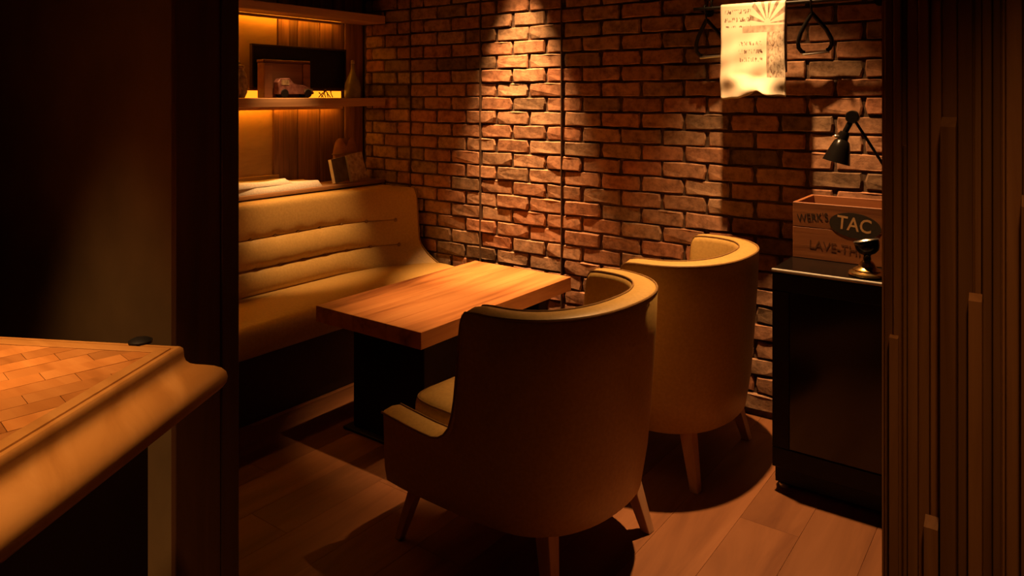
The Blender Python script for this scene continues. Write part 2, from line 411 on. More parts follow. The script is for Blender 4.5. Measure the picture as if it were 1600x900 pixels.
for i, (a, b_, zc) in enumerate(cells):
    L = b_ - a; d = rnd.uniform(-0.005, 0.004); tilt = rnd.uniform(-0.012, 0.012)
    if i in single:
        me = variants[vi % 16] if abs(L - MOD) < 1e-4 else half_mesh(L); vi += 1 + rnd.randrange(3)
        o = link('brick', me, None, wall_back)
        o.location = ((a+b_)/2, WY + d, zc); o.rotation_euler = (rnd.uniform(-0.03, 0.03), tilt, rnd.uniform(-0.015, 0.015))
    else:
        brick_bm(bm_rest, L, COURSE, 0.0024, (a+b_)/2, WY + d, zc)
o = from_bm('brick_rest', bm_rest, M_['brick'], wall_back); o.name = 'bricks'; tag(o, kind='stuff')
# thin upright metal strips on the brick face
for k, xs in enumerate((-3.145, -2.605, -2.067)):
    tag(box('trim_%d' % (k+1), xs-(0.0012 if k == 0 else 0.0025), xs+(0.0012 if k == 0 else 0.0025), WY-0.009, WY+0.012, 0.0, CEIL, M_['strip']), kind='structure')

# left wall of rustic boards behind the shelves
WX = -3.55
wall_left = box('wall_left', WX-0.12, WX-0.02, 0.95, WY+0.12, 0.0, CEIL, M_['sofa_base']); tag(wall_left, kind='structure')
y = 2.60
for wv in (0.075, 0.06, 0.11, 0.055, 0.09, 0.10, 0.08, 0.085):
    y2 = min(y + wv, WY - 0.006)
    box('plank', WX-0.02, WX-0.004 + rnd.uniform(-0.008, 0.004), y+0.001, y2-0.001, 0.0, CEIL, M_['board_dark'], wall_left, 0.002, 1)
    y = y2
for z0, z1 in ((0.0, 0.955), (0.96, 1.355), (1.36, 1.86), (1.865, CEIL)):
    yy = 1.08
    for wv in (0.5, 0.5, 0.515):
        box('panel', WX-0.02, WX-0.006+rnd.uniform(-0.002, 0.002), yy+0.001, yy+wv-0.001, z0, z1, M_['board_light'], wall_left, 0.002, 1)
        yy += wv
box('batten', WX-0.02, WX+0.012, 1.08, 2.598, 0.93, 0.962, M_['board_light'], wall_left, 0.003, 1)
box('batten', WX-0.02, WX+0.010, 2.565, 2.60, 0.962, 1.345, M_['board_dark'], wall_left, 0.003, 1)

# partition on the left with its jamb boards
JXL = -1.62
wall_front = box('wall_front', -3.7, JXL-0.02, 0.911, 1.068, 0.0, CEIL, M_['plaster']); tag(wall_front, kind='structure')
trim = box('trim_4', JXL-0.0199, JXL, 0.909, 1.023, 0.0, CEIL, M_['darkpost'], None, 0.002, 1); tag(trim, kind='structure')
trim = box('trim_5', JXL-0.0199, JXL+0.004, 1.0235, 1.070, 0.0, CEIL, M_['darkpost'], None, 0.002, 1); tag(trim, kind='structure')
# right-hand side of the alcove
wr = box('wall_right', 0.82, 0.95, 1.6, WY, 0.0, CEIL, M_['plaster']); tag(wr, kind='structure')

# ------------------------------------------------------------------ right batten screen
SY = 1.35
def screen_x(px, Y):
    t = (px - CX)/F_PX
    d = FWD + RGT*t
    return d.x / d.y * Y
wall_screen = box('wall_screen', screen_x(1378, SY+0.03), 0.75, SY+0.03, SY+0.12, 0.0, CEIL, M_['batten']); tag(wall_screen, kind='structure')
bat = [  # left px, right px, proud depth, top height (None = to the ceiling), bottom
    (1377, 1392, 0.012, None, 0), (1392, 1406, 0.022, None, 0), (1414, 1432, 0.018, None, 0), (1406, 1414, 0.008, 1.32, 0), (1432, 1450, 0.026, None, 0),
    (1450, 1469, 0.016, None, 0), (1469, 1494, 0.020, None, 0), (1494, 1519, 0.024, None, 0), (1519, 1533, 0.006, None, 0),
    (1533, 1549, 0.026, None, 0), (1549, 1563, 0.018, None, 0), (1563, 1570, 0.008, None, 0), (1570, 1597, 0.022, None, 0), (1597, 1625, 0.016, None, 0),
    (1625, 1650, 0.026, None, 0), (1650, 1680, 0.014, None, 0), (1680, 1710, 0.024, None, 0)]
for a, b_, dp, zt, zb in bat:
    xa, xb = screen_x(a, SY), screen_x(b_, SY)
    box('batten', xa+0.0006, xb-0.0006, SY+0.03-dp*0.6, SY+0.031, zb, CEIL if zt is None else zt, M_['batten'], wall_screen, 0.0015, 1)
def short_batten(pa, pb, ztop, deep):
    """short batten fixed over the others with a slant-cut top"""
    xa, xb = screen_x(pa, SY), screen_x(pb, SY)
    bm = bmesh.new(); y0, y1 = SY + 0.0135 - deep, SY + 0.0135
    prof = [(y0, 0.0), (y1, 0.0), (y1, ztop + deep*0.35), (y0, ztop - deep*0.35)]
    A = [bm.verts.new((xa, p, q)) for p, q in prof]; B = [bm.verts.new((xb, p, q)) for p, q in prof]
    bm.faces.new(A); bm.faces.new(B[::-1])
    for i in range(4): bm.faces.new((A[i], A[(i+1)%4], B[(i+1)%4], B[i]))
    return from_bm('batten', bm, M_['batten'], wall_screen)
def z_at(px, py, Y):
    t = (px-CX)/F_PX; d = FWD + RGT*t; z = Y/d.y
    return H - (py - HORIZON)/F_PX*z
for pa, pb, py, deep in ((1470, 1494, 191, 0.022), (1596, 1622, 316, 0.022), (1513, 1534, 468, 0.014), (1444, 1466, 822, 0.018), (1388, 1402, 531, 0.006)):
    short_batten(pa, pb, z_at((pa+pb)/2, py, SY-0.008), deep)

# ------------------------------------------------------------------ ceiling downlights
for k, (pos, aim, watts, cone, blend, size, lab) in enumerate(DOWNLIGHTS):
    e = empty('ceiling_downlight', pos)
    tag(e, lab, 'downlight', 'recessed downlights')
    lathe('trim_ring', [(0.035, -0.001), (0.052, -0.001), (0.052, -0.006), (0.046, -0.010), (0.035, -0.008), (0.035, -0.001)], M_['black_steel'], e)
    lathe('lens', [(0.0, -0.002), (0.034, -0.002), (0.034, -0.004), (0.0, -0.004)], M_['lens'], e)
    ld = bpy.data.lights.new('downlight_beam', 'SPOT'); ld.energy = watts; ld.color = WARM; ld.spot_size = R(cone); ld.spot_blend = blend; ld.shadow_soft_size = size
    lo = bpy.data.objects.new('downlight_beam', ld); COL.objects.link(lo); lo.parent = e
    lo.location = (0, 0, -0.03)
    d = Vector(aim) - Vector(pos)
    lo.rotation_euler = d.to_track_quat('-Z', 'Y').to_euler()

# ------------------------------------------------------------------ sofa
SY0, SY1 = 1.20, 3.205
def smooth(a, b_, t):
    t = max(0.0, min(1.0, (t-a)/(b_-a))); return t*t*(3-2*t)
seams = (0.42, 0.54, 0.68, 0.86)
btn_y = [SY1 - 0.115 - 0.145*k for k in range(13)]
def sofa_x(Y, Z):
    wv = max(0.0, (Y - 2.68)/(SY1 - 2.68)); wv = wv*wv
    fade = 1 - smooth(2.98, 3.14, Y)
    bl = 0.0
    for a, b_ in zip(seams[:-1], seams[1:]):
        if a <= Z <= b_: bl = 0.034*max(0.0, math.sin(math.pi*(Z-a)/(b_-a)))**0.5
    if Z > 0.68: bl = 0.034*min(1.0, max(0.0, math.sin(math.pi*(Z-0.68)/0.36)))**0.5
    if Z < 0.42: bl = 0.0
    base = 0.02
    xx = -3.185 - 0.125*(Z-0.42)/0.44 + bl*fade + base*(1-fade)
    for s in (0.54, 0.68):
        for by in btn_y:
            dd = (Y-by)**2/0.024**2 + (Z-s)**2/0.024**2
            if dd < 8: xx -= 0.008*math.exp(-dd)*fade
    xe = -3.055 + 0.025*(0.86-Z)/0.29 + 0.16*max(0.0, (0.574-Z)/0.144)**2
    xx = xx*(1-wv) + xe*wv
    return xx
sofa = empty('button_back_sofa', (-3.0, 2.2, 0))
tag(sofa, 'long mustard leather bench sofa with two rows of buttons under the lit shelves', 'sofa')
so = Vector((3.0, -2.2, 0))
bm = bmesh.new()
ys = [SY0 + (SY1-SY0)*i/120 for i in range(121)]
zs = sorted(set([0.36] + [round(0.40 + 0.012*i, 4) for i in range(37)] + [0.54, 0.68, 0.534, 0.546, 0.674, 0.686]))
rows = []
for Y in ys:
    col = [bm.verts.new(so + Vector((sofa_x(Y, z), Y, z))) for z in zs]
    xt = sofa_x(Y, zs[-1])
    for dx, z in ((-0.006, 0.846), (-0.02, 0.857), (-0.036, 0.860)): col.append(bm.verts.new(so + Vector((xt+dx, Y, z))))
    col.append(bm.verts.new(so + Vector((-3.385, Y, 0.860)))); col.append(bm.verts.new(so + Vector((-3.385, Y, 0.36))))
    rows.append(col)
for A, B in zip(rows[:-1], rows[1:]):
    n = len(A)
    for i in range(n): bm.faces.new((A[i], A[(i+1)%n], B[(i+1)%n], B[i]))
bm.faces.new(rows[0]); bm.faces.new(rows[-1][::-1])
back = from_bm('backrest', bm, M_['leather'], sofa, True, 60)
bt = bmesh.new(); bmesh.ops.create_uvsphere(bt, u_segments=8, v_segments=6, radius=0.012)
bme = bpy.data.meshes.new('button'); bt.to_mesh(bme); bt.free(); bme.materials.append(M_['piping']); bme.polygons.foreach_set('use_smooth', [True]*len(bme.polygons))
for s in (0.54, 0.68):
    for by in btn_y:
        o = link('button', bme, None, back); o.location = so + Vector((sofa_x(by, s)+0.006, by, s)); o.scale = (0.6, 1, 1)
for s in (0.54, 0.68):
    tube('seam', [so + Vector((sofa_x(SY0+0.01+0.03*k, s)+0.0005, SY0+0.01+0.03*k, s)) for k in range(64)], 0.0028, M_['piping'], back, 5)
for zs_ in (0.86,):
    pts = [so + Vector((sofa_x(SY1, z)+0.001, SY1-0.004, z)) for z in [0.44+0.02*i for i in range(20)]] + [so + Vector((sofa_x(SY1, 0.84)-0.02, SY1-0.004, 0.862))]
    tube('piping', pts, 0.004, M_['piping'], back, 6)
# seat: rounded slab
bm = bmesh.new(); rows = []
prof = [(-3.22, 0.30), (-3.22, 0.415), (-3.10, 0.432), (-2.95, 0.440), (-2.82, 0.440), (-2.755, 0.434), (-2.722, 0.420), (-2.704, 0.398), (-2.698, 0.370), (-2.702, 0.335), (-2.715, 0.308), (-2.73, 0.30)]
for i in range(41):
    Y = SY0 + (SY1-SY0)*i/40
    rows.append([bm.verts.new(so + Vector((px, Y, pz))) for px, pz in prof])
for A, B in zip(rows[:-1], rows[1:]):
    n = len(A)
    for i in range(n): bm.faces.new((A[i], A[(i+1)%n], B[(i+1)%n], B[i]))
bm.faces.new(rows[0]); bm.faces.new(rows[-1][::-1])
from_bm('seat', bm, M_['leather'], sofa, True, 50)
box('base', 3.0-3.38, 3.0-2.775, SY0-2.2, SY1-2.2, 0.0, 0.30, M_['sofa_base'], sofa, 0.004, 1)

# ledge behind the sofa
ledge = empty('wall_ledge', (-3.47, 2.2, 0)); tag(ledge, 'brown wooden ledge running behind the top of the sofa', 'ledge')
box('top_board', -0.08, 0.118, 1.08-2.2, WY-0.012-2.2, 0.868, 0.89, M_['shelf'], ledge, 0.004, 2)
box('apron', -0.08, 0.08, 1.08-2.2, WY-0.012-2.2, 0.0, 0.868, M_['box_brown'], ledge)

# shelves with LED strips
def shelf(z0, z1, lab, led_end, front):
    s = empty('wall_shelf', (WX+0.1, 2.2, z0)); tag(s, lab, 'shelf', 'lit wall shelves')
    box('shelf_board', -0.095, front-WX-0.1, 1.09-2.2, WY-0.012-2.2, 0, z1-z0, M_['shelf'], s, 0.003, 1)
    box('led_strip', -0.080, -0.060, 1.10-2.2, led_end-2.2, -0.006, -0.0005, M_['led_hot'], s, 0.001, 1)
    box('led_cover', -0.056, -0.052, 1.10-2.2, led_end+0.01-2.2, -0.017, -0.0005, M_['shelf'], s, 0.001, 1)
    return s
s1 = shelf(1.343, 1.392, 'lower wooden wall shelf with amber light strips, holding the bottle and box', 3.02, -3.35)
box('led_bar', -0.092, -0.068, 1.10-2.2, 3.03-2.2, 0.0495, 0.090, M_['led_soft'], s1, 0.002, 1)
box('rail', -0.094, -0.056, 1.10-2.2, 3.06-2.2, 0.0905, 0.098, M_['shelf'], s1, 0.001, 1)
shelf(1.852, 1.90, 'upper wooden wall shelf with an amber light strip beneath', 3.02, -3.35)
SH = 1.393   # top of lower shelf

# things on the lower shelf
bb = empty('chalkboard', (-3.505, 2.73, 1.4405)); tag(bb, 'dark blank board leaning on the wall above the lower lit shelf', 'board')
box('panel', -0.014, 0.0, -0.325, 0.315, 0.012, 0.235, M_['black_steel'], bb)
for nm, a in (('frame', (-0.018, 0.006, -0.335, 0.325, 0, 0.0115)), ('frame', (-0.018, 0.006, -0.335, 0.325, 0.2355, 0.247)), ('frame', (-0.018, 0.006, -0.335, -0.3255, 0.0116, 0.2354)), ('frame', (-0.018, 0.006, 0.3155, 0.325, 0.0116, 0.2354))):
    box(nm, *a, M_['sofa_base'], bb, 0.001, 1)
wb = empty('wooden_box', (-3.445, 2.56, SH)); tag(wb, 'small brown wooden box standing on the lower lit shelf', 'box')
box('body', -0.03, 0.03, -0.15, 0.15, 0, 0.19, M_['box_brown'], wb, 0.003, 1)
box('lid', -0.032, 0.032, -0.154, 0.154, 0.191, 0.207, M_['box_brown'], wb, 0.003, 1)
box('stile', 0.0305, 0.036, -0.15, -0.10, 0.004, 0.188, M_['box_brown'], wb, 0.001, 1)
box('stile', 0.0305, 0.036, 0.10, 0.15, 0.004, 0.188, M_['box_brown'], wb, 0.001, 1)
car = empty('model_car', (-3.382, 2.575, SH)); tag(car, 'small dark maroon model vehicle in front of the wooden box on the shelf', 'model')
bm = bmesh.new()
prof = [(-0.11, 0.02), (-0.115, 0.085), (-0.10, 0.105), (-0.04, 0.108), (-0.015, 0.075), (0.05, 0.07), (0.10, 0.055), (0.125, 0.03), (0.12, 0.02)]
A = [bm.verts.new((-0.022, p, q)) for p, q in prof]; B = [bm.verts.new((0.022, p, q)) for p, q in prof]
bm.faces.new(A); bm.faces.new(B[::-1])
for i in range(len(prof)): bm.faces.new((A[i], A[(i+1)%len(prof)], B[(i+1)%len(prof)], B[i]))
bmesh.ops.bevel(bm, geom=bm.edges[:], offset=0.003, segments=1, affect='EDGES')
from_bm('body', bm, M_['toy_red'], car)
for yy in (-0.075, 0.08):
    for xx in (-0.024, 0.024):
        lathe('wheel', [(0, -0.005), (0.022, -0.005), (0.024, 0), (0.022, 0.005), (0, 0.005)], M_['black_steel'], car, 14, (xx, yy, 0.0245), Matrix.Rotation(R(90), 4, 'Y'))
box('window', 0.0222, 0.0235, -0.095, -0.045, 0.07, 0.098, M_['mottled'], car)
box('grille', 0.0222, 0.025, 0.055, 0.11, 0.03, 0.05, M_['mottled'], car)
sp = empty('dried_sprig', (-3.385, 2.80, SH)); tag(sp, 'dried twig sprig lying at the end of the shelf light bar', 'sprig')
for k in range(7):
    a = rnd.uniform(-1.2, 1.2); L = rnd.uniform(0.04, 0.07)
    tube('twig', [(0, -0.05+0.017*k, 0.003), (0.01*math.sin(a), -0.05+0.017*k+0.3*L*math.sin(a*2), L*0.45), (0.015*math.sin(a), -0.05+0.017*k+0.6*L*math.sin(a), L*0.75)], [0.003, 0.0025, 0.004], M_['dry_twig'], sp, 5)
bo = empty('conical_bottle', (-3.415, 3.03, SH)); tag(bo, 'olive conical bottle with a thin neck at the shelf end by the bricks', 'bottle')
lathe('body', [(0, 0), (0.045, 0), (0.049, 0.006), (0.049, 0.075), (0.046, 0.09), (0.03, 0.125), (0.016, 0.155), (0.0125, 0.175), (0.012, 0.205), (0, 0.205)], M_['olive_glass'], bo, 24)
lathe('stopper', [(0, 0.2055), (0.0115, 0.2055), (0.010, 0.225), (0, 0.227)], M_['mottled'], bo, 16)
jr = empty('mottled_jar', (-3.43, 2.265, SH)); tag(jr, 'speckled tan jar on the lower shelf next to the dark jamb', 'jar')
lathe('body', [(0, 0), (0.032, 0), (0.045, 0.03), (0.048, 0.08), (0.04, 0.125), (0.028, 0.145), (0.03, 0.155), (0, 0.155)], M_['mottled'], jr, 20)
lathe('lid', [(0, 0.1555), (0.034, 0.1555), (0.032, 0.168), (0.01, 0.175), (0.01, 0.19), (0, 0.194)], M_['mottled'], jr, 20)

# things on the ledge
LT = 0.8905
def slab_cloth(name, x0, x1, y0, y1, z0, th, parent, seed, nx=14, ny=40):
    rg = random.Random(seed); ph = [rg.uniform(0, 6.28) for _ in range(6)]
    bm = bmesh.new()
    def pt(i, j, top):
        u, v = i/nx, j/ny
        e = min(u, 1-u, (v)*3, (1-v)*3); rd = min(1.0, e*14)**0.45
        xx = x0 + (x1-x0)*u + 0.006*math.sin(v*9+ph[0]); yy = y0 + (y1-y0)*v + 0.012*math.sin(u*7+ph[1])
        wob = 0.0025*math.sin(v*15+ph[2]) + 0.002*math.sin(u*7+v*11+ph[3])
        return (xx, yy, z0 + (th*rd*(0.9) + wob*rd if top else 0.0) + (0.001 if top else 0))
    T = [[bm.verts.new(pt(i, j, True)) for j in range(ny+1)] for i in range(nx+1)]
    Bt = [[bm.verts.new(pt(i, j, False)) for j in range(ny+1)] for i in range(nx+1)]
    for i in range(nx):
        for j in range(ny):
            bm.faces.new((T[i][j], T[i+1][j], T[i+1][j+1], T[i][j+1])); bm.faces.new((Bt[i][j], Bt[i][j+1], Bt[i+1][j+1], Bt[i+1][j]))
    for i in range(nx):
        bm.faces.new((T[i][0], Bt[i][0], Bt[i+1][0], T[i+1][0])); bm.faces.new((T[i][ny], T[i+1][ny], Bt[i+1][ny], Bt[i][ny]))
    for j in range(ny):
        bm.faces.new((T[0][j], T[0][j+1], Bt[0][j+1], Bt[0][j])); bm.faces.new((T[nx][j], Bt[nx][j], Bt[nx][j+1], T[nx][j+1]))
    return from_bm(name, bm, M_['white_cloth'], parent, True)
ct = empty('folded_throw', (-3.42, 2.4, LT)); tag(ct, 'folded cream throw lying along the ledge above the sofa', 'throw')
slab_cloth('lower_fold', -0.10, 0.055, -0.55, 0.375, 0.0, 0.036, ct, 3)
slab_cloth('upper_fold', -0.098, 0.048, -0.55, 0.17, 0.033, 0.022, ct, 5)

def book(name, Yc, X, wd, hh, th, rz, lean, roll, cover, lab):
    e = empty(name, (X, Yc, LT)); tag(e, lab, 'book', 'booklets on the ledge')
    e.rotation_euler = (roll, -lean, rz)
    z0 = 0.0006 + abs(math.sin(roll))*wd/2 + 0.0 + abs(math.sin(lean))*0.5*th
    box('pages', -th*0.38, th*0.38, -wd/2, wd/2-0.004, z0+0.002, z0+hh-0.003, M_['paper'], e)
    box('cover', th*0.385, th*0.5, -wd/2+0.002, wd/2, z0, z0+hh, M_[cover], e)
    box('back_cover', -th*0.5, -th*0.385, -wd/2, wd/2, z0, z0+hh, M_['paper'], e)
book('booklet', 2.925, -3.395, 0.12, 0.142, 0.024, 0.12, 0.16, 0.10, 'cover_dark', 'small booklet with a dark cover and white page edge on the ledge')
book('booklet', 3.062, -3.392, 0.13, 0.158, 0.022, 0.05, 0.20, 0.13, 'cover_cream', 'small booklet with a cream patterned cover on the ledge near the bricks')
pc = empty('leather_pouch', (-3.482, 3.03, LT)); tag(pc, 'brown leather pouch with a notched top standing behind the booklets', 'pouch')
bm = bmesh.new(); rows = []; nn = 28
for j in range(15):
    v = j/14; z = 0.26*v
    wd = 0.058 + 0.036*math.sin(math.pi*min(1, v*0.78))**0.9
    dp = 0.04*(1-v)**0.6 + 0.007
    ring = []
    for k in range(nn):
        a = 2*math.pi*k/nn
        yy = wd*math.cos(a); zz = z
        if v > 0.6: zz = z - (v-0.6)/0.4*0.05*math.exp(-((yy-0.0)/0.018)**2) - (v-0.6)/0.4*0.03*max(0.0, (abs(yy)-0.04)/0.04)**2
        ring.append(bm.verts.new((dp*math.sin(a), yy, zz)))
    rows.append(ring)
for A, B in zip(rows[:-1], rows[1:]):
    for k in range(nn): bm.faces.new((A[k], A[(k+1)%nn], B[(k+1)%nn], B[k]))
bm.faces.new(rows[0]); bm.faces.new(rows[-1])
from_bm('body', bm, M_['brown_leather'], pc, True, 60)
tube('tie', [(0.036*math.sin(2*math.pi*k/24)*0.75, 0.098*math.cos(2*math.pi*k/24), 0.165) for k in range(24)], 0.004, M_['piping'], pc, 6, True)

# ------------------------------------------------------------------ table
KH = 0.88; TZ = H - KH
TX0, TX1, TY0, TY1 = -2.86*KH, -2.172*KH, 2.306*KH, 3.512*KH
tb = empty('low_table', ((TX0+TX1)/2, (TY0+TY1)/2, 0)); tag(tb, 'low rectangular table with a thick warm wood slab top on black legs', 'table')
tc = Vector(((TX0+TX1)/2, (TY0+TY1)/2, 0)); hw, hl = (TX1-TX0)/2, (TY1-TY0)/2
bw = 2*hw/3
cuts = (-hw, -hw+0.23, -hw+0.42, hw)
for a, b_ in zip(cuts[:-1], cuts[1:]):
    box('board', a+0.0003, b_-0.0003, -hl, hl, TZ-0.066, TZ, M_['table'], tb, 0.0016, 1)
for yy in (-hl+0.10, hl-0.16):
    box('leg_panel', -hw+0.12, hw-0.08, yy, yy+0.06, 0.012, TZ-0.075, M_['black_steel'], tb, 0.004, 1)
    box('foot_plate', -hw+0.09, hw-0.05, yy-0.03, yy+0.09, 0.0, 0.012, M_['black_steel'], tb, 0.002, 1)
box('shade_panel', -0.03, 0.03, -hl+0.1605, hl-0.1605, 0.10, TZ-0.0755, M_['black_steel'], tb, 0.003, 1)  # added black panel, stands in for the shade on the floor under the table
box('mounting_plate', -hw+0.10, hw-0.06, -hl+0.06, hl-0.06, TZ-0.0745, TZ-0.0665, M_['black_steel'], tb, 0.001, 1)

# ------------------------------------------------------------------ armchairs
def chair_profile_h(x):
    tabl = [(0.40, 0.405), (0.20, 0.401), (0.13, 0.403), (0.10, 0.411), (0.075, 0.427), (0.055, 0.452), (0.04, 0.495), (0.03, 0.55), (0.022, 0.62), (0.014, 0.70), (0.007, 0.757), (0.0, 0.783), (-0.012, 0.796), (-0.04, 0.801), (-0.4, 0.806)]
    for (xa, ha), (xb, hb) in zip(tabl[:-1], tabl[1:]):
        if xb <= x <= xa: return ha + (hb-ha)*(xa-x)/(xa-xb)
    return tabl[-1][1] if x < -0.4 else tabl[0][1]
def outer_path():
    xs = [0.375, 0.366, 0.31, 0.25, 0.19, 0.15, 0.13, 0.115, 0.10, 0.088, 0.076, 0.066, 0.056, 0.049, 0.042, 0.036, 0.031, 0.027, 0.023, 0.019, 0.015, 0.011, 0.007, 0.003, -0.003, -0.012, -0.03, -0.055]
    pts = []
    for x in xs:
        yy = 0.352 - 0.022*max(0, x/0.375)**1.5
        pts.append((x, yy))
    K = 32
    for k in range(1, K):
        a = math.pi/2 + math.pi*k/K
        ca, sa = math.cos(a), math.sin(a)
        e = 2/2.3
        pts.append((-0.055 + 0.295*math.copysign(abs(ca)**e, ca), 0.352*math.copysign(abs(sa)**e, sa)))
    return pts + [(x, -y_) for x, y_ in reversed(pts[:len(xs)])]
PATH = outer_path()
def path_normals(P):
    out = []
    for i in range(len(P)):
        a = P[max(i-1, 0)]; b_ = P[min(i+1, len(P)-1)]
        d = Vector((b_[0]-a[0], b_[1]-a[1])).normalized()
        out.append(Vector((-d.y, d.x)))      # inward
    return out
NRM = path_normals(PATH)
def make_chair(loc, rz, lab):
    ch = empty('tub_armchair', loc, rz); tag(ch, lab, 'armchair', 'tub armchairs facing the sofa')
    TH = 0.085
    bm = bmesh.new(); rows = []; pipe_o, pipe_i = [], []
    for (x, y_), n in zip(PATH, NRM):
        h = chair_profile_h(x); tt = TH
        ins = Vector((n.x, n.y))
        def P(off, z, tap=1.0):
            fr_ = max(0.0, min(1.0, (x+0.1)/0.4)); tx = 1-(1-tap)*(1-fr_*0.85); ty = 1-(1-tap)*(1-fr_*0.7)
            return Vector((x*tx + ins.x*off, y_*ty + ins.y*off, z))
        zb = 0.172 + 0.012*max(0.0, min(1.0, (0.36-x)/0.6))
        def tp(z): # taper towards the foot
            u = max(0.0, min(1.0, (z - zb)/(0.75 - zb))); return 0.87 + 0.13*u**0.7
        ring = [P(0.02, zb, tp(zb)), P(0.006, zb+0.012, tp(zb+0.012))]
        top_o = h - 0.012
        for q in range(1, 6):
            z = zb + 0.012 + (top_o - zb - 0.012)*q/5
            ring.append(P(0, z, tp(z)))
        ring += [P(0.004, h-0.004), P(0.014, h+0.001), P(tt*0.5, h+0.006), P(tt-0.014, h+0.002), P(tt-0.004, h-0.003)]
        ring += [P(tt+0.002, h-0.02), P(tt+0.012, max(0.36, h-0.2)), P(tt+0.02, 0.34), P(tt+0.02, 0.25)]
        rows.append([bm.verts.new(p) for p in ring])
        pipe_o.append(P(0.002, h-0.002)); pipe_i.append(P(tt-0.009, h+0.003))
    for A, B in zip(rows[:-1], rows[1:]):
        n = len(A)
        for i in range(n): bm.faces.new((A[i], A[(i+1)%n], B[(i+1)%n], B[i]))
    bm.faces.new(rows[0]); bm.faces.new(rows[-1][::-1])
    shell = from_bm('shell', bm, M_['leather'], ch, True, 50)
    tube('piping', pipe_o, 0.0036, M_['piping'], shell, 6)
    tube('piping', pipe_i, 0.0028, M_['piping'], shell, 6)
    # seat platform, front rail and cushion
    poly = [(p[0]*0.875 + n.x*0.03, p[1]*0.875 + n.y*0.03) for p, n in zip(PATH, NRM)]
    poly[0] = (0.315, poly[0][1]); poly[-1] = (0.315, poly[-1][1])
    prism('seat_base', poly, 0.235, 0.30, M_['sofa_base'], ch)
    bm = bmesh.new(); bm_box(bm, 0.29, 0.372, -0.25, 0.25, 0.176, 0.352, 0.012, 3)
    from_bm('front_rail', bm, M_['leather'], ch, True, 40)
    bm = bmesh.new(); rows = []
    nu, nv = 18, 22
    cp = lambda c, s, e: math.copysign(abs(c)**e, c)
    layers = [(0.93, 0.335), (0.985, 0.345), (1.0, 0.37), (1.0, 0.40), (0.985, 0.418), (0.94, 0.430), (0.80, 0.441), (0.55, 0.449), (0.25, 0.453)]
    NN = 48
    for sc_, z in layers:
        ring = []
        for k in range(NN):
            a = 2*math.pi*k/NN; e = 2/7.0
            ca, sa = math.cos(a), math.sin(a)
            xx = 0.075 + 0.298*sc_*math.copysign(abs(ca)**e, ca); yy = 0.234*sc_*math.copysign(abs(sa)**e, sa)
            if xx < -0.05: yy *= 1 - 0.18*((-0.05-xx)/0.17)**2
            ring.append(bm.verts.new((xx, yy, z)))
        rows.append(ring)
    for A, B in zip(rows[:-1], rows[1:]):
        for k in range(NN): bm.faces.new((A[k], A[(k+1)%NN], B[(k+1)%NN], B[k]))
    bm.faces.new(rows[0]); bm.faces.new(rows[-1])
    cu = from_bm('seat_cushion', bm, M_['leather'], ch, True, 60)
    pp = []
    for k in range(NN):
        a = 2*math.pi*k/NN; ca, sa = math.cos(a), math.sin(a); e = 2/7.0
        xx = 0.075 + 0.298*0.975*math.copysign(abs(ca)**e, ca); yy = 0.234*0.975*math.copysign(abs(sa)**e, sa)
        if xx < -0.05: yy *= 1 - 0.18*((-0.05-xx)/0.17)**2
        pp.append((xx, yy, 0.422))
    tube('piping', pp, 0.0032, M_['piping'], cu, 6, True)
    # legs
    for sx, sy in ((1, 1), (1, -1), (-1, 1), (-1, -1)):
        if sx > 0: top = Vector((0.285, 0.235*sy, 0.215)); bot = Vector((0.338, 0.285*sy, 0.0)); a0, a1 = 0.020, 0.013
        else: top = Vector((-0.185, 0.205*sy, 0.245)); bot = Vector((-0.245, 0.255*sy, 0.0)); a0, a1 = 0.027, 0.016
        bm = bmesh.new()
        T = [bm.verts.new(top + Vector((a*a0, b_*a0, 0))) for a, b_ in ((-1,-1),(1,-1),(1,1),(-1,1))]
        Bq = [bm.verts.new(bot + Vector((a*a1, b_*a1, 0))) for a, b_ in ((-1,-1),(1,-1),(1,1),(-1,1))]
        bm.faces.new(T); bm.faces.new(Bq[::-1])
        for i in range(4): bm.faces.new((T[i], T[(i+1)%4], Bq[(i+1)%4], Bq[i]))
        bmesh.ops.bevel(bm, geom=bm.edges[:], offset=0.002, segments=1, affect='EDGES')
        from_bm('leg', bm, M_['leg'], ch)
    return ch
make_chair((-1.325, 1.948, 0), R(180-4), 'mustard leather tub armchair in the foreground with its back to the viewer')
make_chair((-1.272, 2.765, 0), R(180-1), 'mustard leather tub armchair nearer the brick wall, beside the black fridge')

# ------------------------------------------------------------------ fridge and the things on it
FX0, FX1, FY0, FY1, FZ = -0.82, -0.30, 2.68, 3.20, 0.787
fr = empty('mini_fridge', ((FX0+FX1)/2, (FY0+FY1)/2, 0)); tag(fr, 'black glass-door mini fridge standing against the brick wall', 'fridge')
a, b_, c, d = FX0-(FX0+FX1)/2, FX1-(FX0+FX1)/2, FY0-(FY0+FY1)/2, FY1-(FY0+FY1)/2
box('cabinet', a, b_, c+0.04, d, 0.02, FZ-0.012, M_['black_steel'], fr, 0.004, 1)
box('top_panel', a-0.001, b_+0.001, c+0.012, d, FZ-0.0115, FZ, M_['black_gloss'], fr, 0.003, 1)
box('edge_trim', a-0.001, b_+0.001, c-0.003, c+0.0115, FZ-0.010, FZ+0.001, M_['glint_metal'], fr, 0.003, 2)
door = box('door', a+0.002, b_-0.002, c+0.014, c+0.038, 0.085, FZ-0.016, M_['black_gloss'], fr, 0.004, 1)
